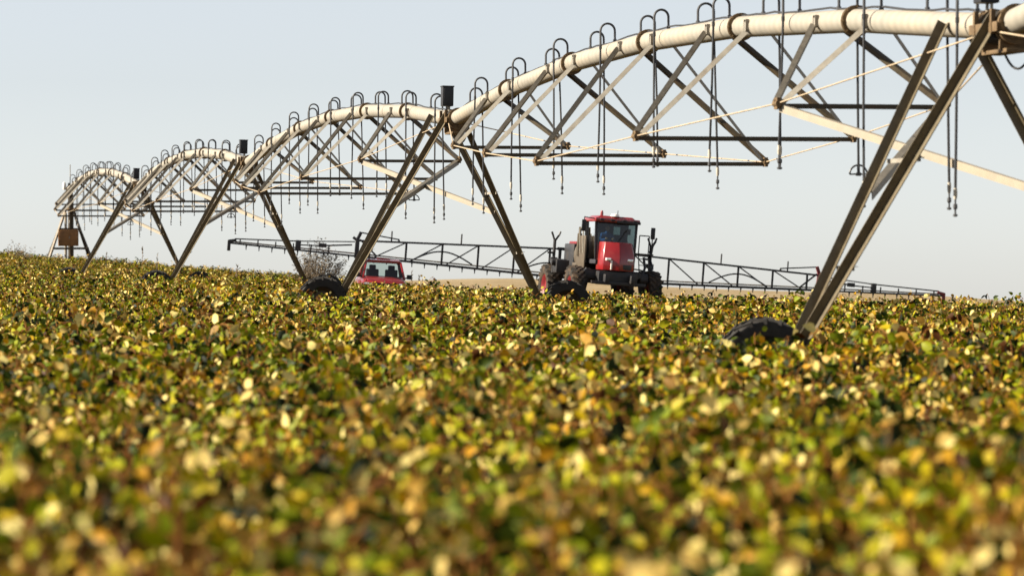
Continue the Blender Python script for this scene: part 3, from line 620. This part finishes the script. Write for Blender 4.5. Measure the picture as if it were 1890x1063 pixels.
# the operator in the cab: one skinned body
def person(mw):
    root = empty('person'); root.matrix_world = mw
    J = {'pelvis': (0, 0, 0, .15), 'waist': (0, -.01, .16, .14), 'chest': (0, .0, .36, .165), 'neck': (0, -.02, .53, .06), 'head0': (0, -.04, .60, .075),
         'shl': (-.2, -.0, .45, .07), 'ell': (-.27, -.16, .22, .05), 'wrl': (-.14, -.42, .27, .034), 'hal': (-.12, -.50, .30, .038),
         'shr': (.2, 0, .45, .07), 'elr': (.27, -.16, .22, .05), 'wrr': (.14, -.42, .27, .034), 'har': (.12, -.50, .30, .038),
         'hil': (-.1, -.05, -.01, .1), 'knl': (-.14, -.46, .03, .075), 'anl': (-.14, -.52, -.36, .05), 'tol': (-.14, -.66, -.42, .045),
         'hir': (.1, -.05, -.01, .1), 'knr': (.14, -.46, .03, .075), 'anr': (.14, -.52, -.36, .05), 'tor': (.14, -.66, -.42, .045)}
    def skin(name, keys, edges, m, rootk):
        me = bpy.data.meshes.new(name); idx = {k: i for i, k in enumerate(keys)}
        me.from_pydata([J[k][:3] for k in keys], [(idx[a], idx[b]) for a, b in edges], [])
        o = bpy.data.objects.new(name, me); COL.objects.link(o); o.parent = root
        bm = bmesh.new(); bm.from_mesh(me); ly = bm.verts.layers.skin.verify(); bm.verts.ensure_lookup_table()
        for k in keys:
            v = bm.verts[idx[k]]; v[ly].radius = (J[k][3], J[k][3]); v[ly].use_root = (k == rootk)
        bm.to_mesh(me); bm.free(); me.materials.append(m)
        o.modifiers.new('skin', 'SKIN'); sb = o.modifiers.new('sub', 'SUBSURF'); sb.levels = sb.render_levels = 2
        return o
    keys = list(J)
    ed = [('pelvis', 'waist'), ('waist', 'chest'), ('chest', 'neck'), ('neck', 'head0')]
    for s in 'lr': ed += [('chest', 'sh' + s), ('sh' + s, 'el' + s), ('el' + s, 'wr' + s), ('wr' + s, 'ha' + s), ('pelvis', 'hi' + s), ('hi' + s, 'kn' + s), ('kn' + s, 'an' + s), ('an' + s, 'to' + s)]
    body = skin('body', keys, ed, M['shirt'], 'pelvis')
    # head with face, ears, hair
    hd = MB(); n = 20; vsn = []
    for i in range(13):
        ph = math.pi * i / 12; z = .125 * math.cos(ph)
        for k in range(n):
            a = 2 * math.pi * k / n; r = math.sin(ph) * (.078 if z > -.02 else .078 + (z + .02) * .22)
            x, y = r * math.cos(a), r * 1.18 * math.sin(a)
            if y < -.07 and abs(x) < .02 and -.035 < z < .02: y -= .022
            vsn.append(V(x, y - .05, z + .70))
    hd.add(vsn, [(i * n + k, i * n + (k + 1) % n, (i + 1) * n + (k + 1) % n, (i + 1) * n + k) for i in range(12) for k in range(n)])
    hd.box((-.08, -.045, .69), (.02, .04, .06)).box((.08, -.045, .69), (.02, .04, .06))
    h = hd.build('head', M['skin'], root)
    MB().box((-.03, -.142, .705), (.024, .01, .012)).box((.03, -.142, .705), (.024, .01, .012)).box((0, -.136, .645), (.045, .01, .01)).build('face', M['hair'], h)
    MB().lathe([(.088, .0), (.094, .04), (.085, .09), (.05, .125), (0, .135)], (0, -.03, .715), (0, 0, 1), 18).build('hair', M['hair'], h)
    for s in (-1, 1):
        f = MB()
        for k in range(4):
            a = V(s * .12 + (k - 1.5) * .02, -.5, .31); f.tube([a, a + V(0, -.05, -.004 * k), a + V(0, -.06, -.04), a + V(0, -.03, -.06)], [.011, .01, .009, .008], 7)
        a = V(s * .08, -.48, .30); f.tube([a, a + V(-s * .01, -.03, -.02), a + V(s * .01, -.05, -.035)], [.012, .011, .009], 7)
        f.tube([V(s * .14, -.42, .27), V(s * .125, -.47, .295), V(s * .12, -.515, .31)], [.033, .042, .036], 10)
        f.build('hand', M['skin'], root)
    return root
pr = person(spr_m @ Matrix.Translation(V(-.12, -1.12, 2.62))); tag(pr, 'person in blue shirt sitting at the wheel inside the red sprayer cab', 'person')

# ------------------------------------------------------------------ red pickup truck, front towards the camera
CX, CY = -5.0, 130.0; a_, b_ = slope(CX, CY)
C = empty('pickup_truck'); C.matrix_world = Matrix.Translation(V(CX, CY, gz(CX, CY))) @ Matrix.Rotation(-math.atan(a_), 4, 'Y') @ Matrix.Rotation(R(6), 4, 'Z')
tag(C, 'red pickup truck half hidden by the crop beyond the tower legs', 'truck')
def section(y, pts): return [V(x, y, z) for x, z in pts]
def loft(secs):
    n = len(secs[0]); b = MB(); vs = [v for s in secs for v in s]
    b.add(vs, [(i * n + k, i * n + (k + 1) % n, (i + 1) * n + (k + 1) % n, (i + 1) * n + k) for i in range(len(secs) - 1) for k in range(n)] + [tuple(range(n))[::-1], tuple(range((len(secs) - 1) * n, len(secs) * n))]); return b
def hull(w, zb, zt, r=.12): return [(-w, zb), (w, zb), (w + .02, (zb + zt) / 2), (w - .02, zt - r), (w - r * 1.3, zt), (-w + r * 1.3, zt), (-w + .02, zt - r), (-w - .02, (zb + zt) / 2)]
P('body', loft([section(-2.3, hull(.80, .4, .88)), section(-2.2, hull(.85, .36, .96)), section(-1.2, hull(.87, .34, 1.03)), section(.2, hull(.88, .34, 1.03)), section(2.35, hull(.87, .36, 1.02)), section(2.45, hull(.85, .4, 1.0))]), 'red', C)
hd_ = P('hood', MB().poly([V(-.66, -2.15, .955), V(.66, -2.15, .955), V(.72, -1.15, 1.06), V(-.72, -1.15, 1.06)], V(0, 0, .03)), 'red', C, .02)
cz0, cz1 = 1.02, 1.63
def cab(z, k=0): t = (z - cz0) / (cz1 - cz0); return .78 - .13 * t, -1.12 + .62 * t, 1.0 - .22 * t
def cc(sd, fr, z): w, f, r = cab(z); return V(sd * w, f if fr else r, z)
for sd in (-1, 1):
    P('pillar', MB().bar(cc(sd, 1, cz0), cc(sd, 1, cz1), .07, .09, (1, 0, 0)), 'red', C, .015)
    P('pillar', MB().bar(cc(sd, 0, cz0), cc(sd, 0, cz1), .09, .12, (1, 0, 0)), 'red', C, .015)
    mid = lambda z: (cc(sd, 1, z) + cc(sd, 0, z)) / 2
    P('pillar', MB().bar(mid(cz0), mid(cz1), .06, .09, (1, 0, 0)), 'black', C, .01)
    P('side_window', MB().add([cc(sd, 1, cz0), cc(sd, 0, cz0), cc(sd, 0, cz1), cc(sd, 1, cz1)], [(0, 1, 2, 3)]), 'cglass', C)
    P('wing_mirror', MB().box((sd * .98, -.85, 1.12), (.2, .1, .17)).bar(V(sd * .8, -.82, 1.06), V(sd * .95, -.85, 1.1), .05), 'black', C, .03)
    P('headlight', MB().box((sd * .66, -2.27, .80), (.3, .1, .16)), 'chrome', C, .03)
P('windscreen', MB().add([cc(-1, 1, cz0), cc(1, 1, cz0), cc(1, 1, cz1), cc(-1, 1, cz1)], [(0, 1, 2, 3)]), 'cglass', C)
P('rear_window', MB().add([cc(-1, 0, cz0), cc(1, 0, cz0), cc(1, 0, cz1), cc(-1, 0, cz1)], [(0, 1, 2, 3)]), 'cglass', C)
w1, f1_, r1_ = cab(cz1)
P('roof', loft([section(f1_ - .06, hull(w1 + .02, cz1 - .02, cz1 + .07, .05)), section((f1_ + r1_) / 2, hull(w1 + .04, cz1 - .02, cz1 + .11, .05)), section(r1_ + .05, hull(w1 + .02, cz1 - .02, cz1 + .07, .05))]), 'red', C)
P('roof_light', MB().box((0, f1_ + .1, cz1 + .125), (.5, .12, .06)), 'dred', C, .01)
for x in (-.36, .36): P('seat', MB().box((x, .15, 1.05), (.48, .14, .6), (-.12, 0, 0)).box((x, .2, 1.42), (.26, .1, .18)), 'seat', C, .04)
P('dashboard', MB().box((0, -.85, 1.04), (1.45, .3, .14)), 'black', C, .03)
P('grille', MB().box((0, -2.3, .76), (.9, .06, .18)), 'black', C, .01)
P('bumper', MB().box((0, -2.36, .5), (1.66, .14, .2)), 'dark', C, .03)
P('cargo_rail', MB().tube([V(-.78, 1.08, 1.0), V(-.74, 1.08, 1.5), V(-.6, 1.08, 1.6), V(.6, 1.08, 1.6), V(.74, 1.08, 1.5), V(.78, 1.08, 1.0)], .03, 8), 'dark', C)
CTY = tyre_mesh(.35, .23, 24, M['dusty'], lug_h=.012)
CRM = MB().lathe([(0, -.05), (.12, -.06), (.18, -.09), (.2, -.1), (.2, .1), (.16, .08), (0, .04)], (0, 0, 0), (0, 1, 0), 20).mesh('rim', M['steel'])
for yy in (-1.5, 1.55):
    for sd in (-1, 1):
        w = empty('wheel'); w.parent = C; w.location = (sd * .78, yy, .35); w.rotation_euler = (0, 0, R(90)); link('tyre', CTY, w); link('rim', CRM, w)

# ------------------------------------------------------------------ leaves, shrubs, weeds
def add_leaf(vs, fs, tn, base, d, up, l, w, tone, curl=.12):
    d = Vector(d).normalized(); sd = d.cross(Vector(up))
    if sd.length < 1e-3: sd = V(1, 0, 0)
    sd.normalize(); nn = sd.cross(d)
    def pt(t, x, h): return base + d * (l * t) + sd * (w * x) + nn * (l * h)
    n = len(vs)
    vs += [pt(0, 0, 0), pt(.34, 0, -.03), pt(.72, 0, -.05 - curl * .4), pt(1, 0, -.08 - curl), pt(.25, -.46, curl * .7), pt(.62, -.40, curl * .35), pt(.25, .46, curl * .7), pt(.62, .40, curl * .35)]
    fs += [(n, n + 1, n + 4), (n + 1, n + 2, n + 5, n + 4), (n + 2, n + 3, n + 5), (n, n + 6, n + 1), (n + 1, n + 6, n + 7, n + 2), (n + 2, n + 7, n + 3)]
    tn += [tone] * 8

def tone_mesh(name, vs, fs, tn, m):
    me = bpy.data.meshes.new(name); me.from_pydata([tuple(v) for v in vs], [], fs); me.materials.append(m)
    a = me.attributes.new('tone', 'FLOAT', 'POINT'); a.data.foreach_set('value', tn)
    me.polygons.foreach_set('use_smooth', [True] * len(me.polygons)); return me

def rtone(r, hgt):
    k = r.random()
    if k < .22: t = r.uniform(.0, .13)  # near-black leaves stand in for shaded gaps in the canopy
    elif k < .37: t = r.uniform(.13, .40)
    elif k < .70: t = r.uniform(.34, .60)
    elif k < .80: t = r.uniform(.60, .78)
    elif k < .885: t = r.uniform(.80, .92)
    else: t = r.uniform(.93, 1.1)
    if hgt < .6 and r.random() < .5: t = r.choice([r.uniform(0, .2), r.uniform(.9, 1)])  # low leaves darkened for canopy shade, part of them withered brown
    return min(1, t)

def soy_plant(seed, H=.58, bare=False):
    r = random.Random(seed); st = MB(); leaves = []; vs, fs, tn = [], [], []
    nst = 9
    top = V(r.uniform(-.06, .06), r.uniform(-.06, .06), H * .93)
    st.tube([V(0, 0, -.05), top * .5 + V(r.uniform(-.02, .02), r.uniform(-.02, .02), 0), top], [.006, .005, .003], 5)
    for i in range(9 if bare else 3):          # side branches from low down
        az = r.uniform(0, 6.28); ln = r.uniform(.05, .13); t = V(math.cos(az) * ln, math.sin(az) * ln, H * r.uniform(.55, .85))
        st.tube([top * .12, t * .55 + V(math.cos(az) * .03, math.sin(az) * .03, 0), t], [.005, .004, .002], 5)
        for k in range(4):
            p = t * r.uniform(.35, .95); a2 = r.uniform(0, 6.28)
            st.tube([p, p + V(math.cos(a2) * .015, math.sin(a2) * .015, -.03), p + V(math.cos(a2) * .02, math.sin(a2) * .02, -.062)], [.002, .0065, .002], 5)
    for i in range(14):
        if bare and r.random() < .62: continue
        f = .36 + .64 * (i / 13) ** .9; p0 = top * f; az = i * 2.4 + r.uniform(-.5, .5)
        ln = r.uniform(.05, .24) * (1.2 - .6 * f); rise = r.uniform(-.01, .12)
        p1 = p0 + V(math.cos(az) * ln, math.sin(az) * ln, rise)
        st.tube([p0, (p0 + p1) / 2 + V(0, 0, .02), p1], .0028, 4)
        if r.random() < .5:     # pods along the stem
            p = top * r.uniform(.2, .8); a2 = r.uniform(0, 6.28)
            st.tube([p, p + V(math.cos(a2) * .018, math.sin(a2) * .018, -.03), p + V(math.cos(a2) * .024, math.sin(a2) * .024, -.064)], [.002, .007, .002], 5)
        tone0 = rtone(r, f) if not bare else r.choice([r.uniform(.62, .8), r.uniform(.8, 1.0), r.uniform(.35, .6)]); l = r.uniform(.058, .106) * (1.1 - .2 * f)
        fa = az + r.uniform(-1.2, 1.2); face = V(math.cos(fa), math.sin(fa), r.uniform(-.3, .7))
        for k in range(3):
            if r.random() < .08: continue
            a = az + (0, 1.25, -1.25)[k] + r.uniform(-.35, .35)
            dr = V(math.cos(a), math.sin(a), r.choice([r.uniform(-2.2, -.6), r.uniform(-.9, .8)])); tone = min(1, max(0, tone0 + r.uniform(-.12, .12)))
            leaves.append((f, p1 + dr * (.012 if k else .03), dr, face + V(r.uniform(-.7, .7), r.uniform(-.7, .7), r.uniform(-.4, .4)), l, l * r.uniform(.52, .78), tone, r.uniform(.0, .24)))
    return st, leaves
def leaves_mesh(name, ls, m):
    vs, fs, tn = [], [], []
    for _, p, d, u, l, w, t, c in ls: add_leaf(vs, fs, tn, p, d, u, l, w, t, c)
    return tone_mesh(name, vs, fs, tn, m)

NV, NB = 9, 4            # leafy shapes, then shapes that have shed most leaves
src = bpy.data.collections.new('soybean_sources')      # not linked to the scene: shapes that the field scatters
variants = []
for k in range(NV + NB):
    st, ls = soy_plant(100 + k, bare=k >= NV); ls.sort(key=lambda q: q[0])
    me = leaves_mesh('soybean_plant_shape', ls, M['leaf'])
    sm_ = st.mesh('stem', M['stalk'])
    bm = bmesh.new(); bm.from_mesh(me); n0 = len(bm.faces); bm.from_mesh(sm_)
    bm.faces.ensure_lookup_table()
    for f in bm.faces[n0:]: f.material_index = 1
    bm.to_mesh(me); bm.free(); me.materials.append(M['stalk'])
    o = bpy.data.objects.new('soybean_plant_shape_%02d' % k, me); src.objects.link(o)
    variants.append((sm_, leaves_mesh('foliage', ls[:-6], M['leaf']),
                     [leaves_mesh('leaf', [q], M['leaf']) for q in ls[-6:]]))

def field_ok(x, y):
    # the crop ends in front of the sprayer's lane on the right and around the pivot on the left
    return (y < 138) | ((x < -6 - (y - 138) * .05) & (y < 196))
step = .365
pts = []
yy = 7.0
ycur = 5.0
while ycur < 196:
    hw_ = .152 * ycur * 1.12 + 5.5
    st_ = step if ycur < 45 else step * (1 + min(.28, (ycur - 45) / 220))
    xs_ = np.arange(-hw_, hw_, st_); n = len(xs_)
    pts.append(np.stack([xs_ + rng.uniform(-.5, .5, n) * st_ * 1.1, ycur + rng.uniform(-.5, .5, n) * st_ * 1.1], -1)); ycur += st_
pts = np.concatenate(pts)
pts = pts[field_ok(pts[:, 0], pts[:, 1])]
# keep plants off the wheels, the pivot stand, the sprayer and the truck
keep = np.ones(len(pts), bool)
for m in towers:
    for sd in (-1, 1):
        c = m @ V(BS + .26, sd * WHEEL_L, 0); l = m.to_3x3() @ V(0, 1, 0)
        u = (pts[:, 0] - c.x) * l.x + (pts[:, 1] - c.y) * l.y; v = -(pts[:, 0] - c.x) * l.y + (pts[:, 1] - c.y) * l.x
        keep &= ~((abs(u) < .62) & (abs(v) < .30))
keep &= ~((abs(pts[:, 0] - SX) < 2.4) & (abs(pts[:, 1] - SY) < 4.2)); keep &= ~((abs(pts[:, 0] - CX) < 1.2) & (abs(pts[:, 1] - CY) < 2.8))
keep &= ~((abs(pts[:, 0] - pc.x) < 1.4) & (abs(pts[:, 1] - pc.y) < 1.4))
pts = pts[keep]
pz = ground(pts[:, 0], pts[:, 1])
scl = rng.normal(.98, .17, len(pts)).clip(.55, 1.35)
# slow undulation of crop height
scl *= 1 + .18 * np.sin(pts[:, 0] * .9 + 1.3 * np.sin(pts[:, 1] * .21)) * np.sin(pts[:, 1] * .47 + pts[:, 0] * .13)
scl *= 1 + .17 * np.clip((70 - pts[:, 1]) / 20, 0, 1) * np.clip((pts[:, 1] - 24) / 12, 0, 1)
scl = np.where(pts[:, 1] < 9, np.minimum(scl, .72 + .045 * pts[:, 1]), scl)
rotz = rng.uniform(0, 2 * math.pi, len(pts)); tx = rng.normal(0, .12, len(pts)); ty = rng.normal(0, .12, len(pts)); pick = rng.integers(0, NV, len(pts))
_pn = np.sin(pts[:, 0] * 1.1 + 2 * np.sin(pts[:, 1] * .33)) * np.sin(pts[:, 1] * .61 + 1.7 * np.sin(pts[:, 0] * .37)) * .5 + .5
barep = np.clip(.10 + .75 * np.clip((_pn - .42) * 2.2, 0, 1) * np.clip((34 - pts[:, 1]) / 20, .18, 1), 0, .8)
br = rng.random(len(pts)) < barep; pick[br] = NV + rng.integers(0, NB, int(br.sum()))
# the 300 plants that show largest stand as things of their own
inview = (abs(pts[:, 0]) < .150 * pts[:, 1]) & (pts[:, 1] > 7.4)
order = np.where(inview)[0]; order = order[np.argsort(pts[order, 1])][:300]
sel = np.zeros(len(pts), bool); sel[order] = True
for i in order:
    k = int(pick[i]); stm, fol, lvs = variants[k]
    o = empty('soybean_plant', (pts[i, 0], pts[i, 1], pz[i]), (tx[i], ty[i], rotz[i])); o.scale = (scl[i],) * 3
    if k >= NV: tag(o, 'nearly bare brown soybean plant with pods in the blurred front of the crop', 'soybean plant', 'bare soybean plants at the front of the field')
    else: tag(o, 'leafy yellowing soybean plant in the blurred front edge of the crop', 'soybean plant', 'leafy soybean plants at the front of the field')
    link('stem', stm, o); tag(link('foliage', fol, o), kind='stuff')
    for lm in lvs: link('leaf', lm, o)
rest = ~sel
fm = bpy.data.meshes.new('soybean_crop'); fm.from_pydata(np.c_[pts[rest], pz[rest]].tolist(), [], [])
def fattr(name, typ, data, key):
    a = fm.attributes.new(name, typ, 'POINT'); a.data.foreach_set(key, np.ascontiguousarray(data).ravel())
fattr('rot', 'FLOAT_VECTOR', np.c_[tx, ty, rotz][rest].astype(np.float32), 'vector'); fattr('scl', 'FLOAT', scl[rest].astype(np.float32), 'value'); fattr('pick', 'INT', pick[rest].astype(np.int32), 'value')
fo = bpy.data.objects.new('soybean_crop', fm); COL.objects.link(fo)
tag(fo, 'wide field of yellow green ripening soybean crop', 'crop', kind='stuff')
gn = bpy.data.node_groups.new('scatter_soybeans', 'GeometryNodeTree')
gn.interface.new_socket('Geometry', in_out='INPUT', socket_type='NodeSocketGeometry'); gn.interface.new_socket('Geometry', in_out='OUTPUT', socket_type='NodeSocketGeometry')
gi, go_ = gn.nodes.new('NodeGroupInput'), gn.nodes.new('NodeGroupOutput')
ci = gn.nodes.new('GeometryNodeCollectionInfo'); ci.inputs['Collection'].default_value = src; ci.inputs['Separate Children'].default_value = True; ci.inputs['Reset Children'].default_value = True
ip = gn.nodes.new('GeometryNodeInstanceOnPoints'); ip.inputs['Pick Instance'].default_value = True
def na(name, typ):
    n = gn.nodes.new('GeometryNodeInputNamedAttribute'); n.data_type = typ; n.inputs['Name'].default_value = name; return n.outputs['Attribute']
e2r = gn.nodes.new('FunctionNodeEulerToRotation')
gn.links.new(gi.outputs[0], ip.inputs['Points']); gn.links.new(ci.outputs[0], ip.inputs['Instance'])
gn.links.new(na('rot', 'FLOAT_VECTOR'), e2r.inputs[0]); gn.links.new(e2r.outputs[0], ip.inputs['Rotation'])
gn.links.new(na('scl', 'FLOAT'), ip.inputs['Scale']); gn.links.new(na('pick', 'INT'), ip.inputs['Instance Index'])
gn.links.new(ip.outputs[0], go_.inputs[0])
fo.modifiers.new('scatter', 'NODES').node_group = gn

# dry shrub beyond the tower leg
def shrub(name, x, y, h, w, n, label, cat, seed, leafy=1.0, group=None):
    r = random.Random(seed); root = empty(name, (x, y, gz(x, y))); st = MB(); vs, fs, tn = [], [], []
    for i in range(n):
        az = r.uniform(0, 2 * math.pi); rr_ = w * .5 * math.sqrt(r.random()); hh = h * r.uniform(.55, 1) * (1 - .35 * (rr_ / (w * .5)) ** 2)
        b = V(r.uniform(-.12, .12) * w, r.uniform(-.12, .12) * w, -.05); t = V(math.cos(az) * rr_, math.sin(az) * rr_, hh)
        m_ = (b + t) / 2 + V(r.uniform(-.1, .1), r.uniform(-.1, .1), h * .08)
        st.tube([b, m_, t], [.014, .009, .003], 5)
        for k in range(int(r.uniform(22, 38) * leafy)):
            f = r.uniform(.3, 1.0); p = (b * (1 - f) ** 2 + m_ * 2 * f * (1 - f) + t * f * f)
            az2 = r.uniform(0, 6.28); d = V(math.cos(az2), math.sin(az2), r.uniform(-.2, 1.4)); l = r.uniform(.05, .12)
            tip = p + d.normalized() * r.uniform(.02, .16)
            if r.random() < .3: st.tube([p, tip], .0025, 3)
            add_leaf(vs, fs, tn, tip, d + V(0, 0, r.uniform(-1, .5)), V(r.uniform(-1, 1), r.uniform(-1, 1), r.uniform(-1, 1)), l, l * r.uniform(.25, .5), r.random())
    st.build('stems', M['twig'], root)
    f = link('foliage', tone_mesh('foliage', vs, fs, tn, M['dryleaf']), root); tag(f, kind='stuff')
    tag(root, label, cat, group); return root
shrub('dry_shrub', -7.75, 136.5, 2.6, 2.4, 95, 'dry grey brown shrub growing behind the tower leg', 'shrub', 5, 1.5)
shrub('dry_weed', -26.2, 181, 1.7, 1.0, 9, 'tall wispy dry weed growing beside the pivot stand', 'weed', 6, .7, 'dry weeds round the pivot stand')
shrub('dry_weed', -25.4, 179.5, 1.2, 1.1, 10, 'low straggly dry weed at the foot of the pivot stand', 'weed', 8, .8, 'dry weeds round the pivot stand')
shrub('dry_weed', -22.0, 179, 1.15, .9, 9, 'short dry weed between the pivot stand and the nearest tower', 'weed', 9, .7, 'dry weeds round the pivot stand')
def stalk(x, y, h, label, seed):
    r = random.Random(seed); root = empty('weed_stalk', (x, y, gz(x, y))); lean = V(r.uniform(-.1, .15), 0, h)
    MB().tube([V(0, 0, -.05), lean * .5 + V(.02, 0, 0), lean], [.012, .009, .004], 6).build('stem', M['stalk'], root)
    vs, fs, tn = [], [], []
    for k in range(34):
        f = r.uniform(.62, 1.02); az = r.uniform(0, 6.28); d = V(math.cos(az) * .6, math.sin(az) * .6, 1); add_leaf(vs, fs, tn, lean * f, d, V(r.uniform(-1, 1), r.uniform(-1, 1), 0), r.uniform(.06, .12), .03, r.random())
    tag(link('seed_head', tone_mesh('seed_head', vs, fs, tn, M['dryleaf']), root), kind='stuff')
    tag(root, label, 'weed', 'dry weed stalks standing above the crop')
for k, (px, Y, h, lab) in enumerate(((196, 160, 1.55, 'thin dry weed stalk beside the tower next to the pivot stand'), (263, 150, 2.0, 'tallest dry weed stalk, standing between the second tower legs'),
        (288, 150, 1.75, 'shorter dry weed stalk beside the tallest weed stalk'), (328, 140, 1.6, 'dry weed stalk close to where two tower legs cross'),
        (760, 140, 1.4, 'dry weed stalk just beside the red pickup truck'), (775, 142, 1.25, 'dry weed stalk between the red pickup truck and the sprayer tower leg'), (432, 128, 1.1, 'low dry weed stalk under the tip of the sprayer boom'))):
    stalk((px - 945) / FP * Y, Y, h, lab, 40 + k)
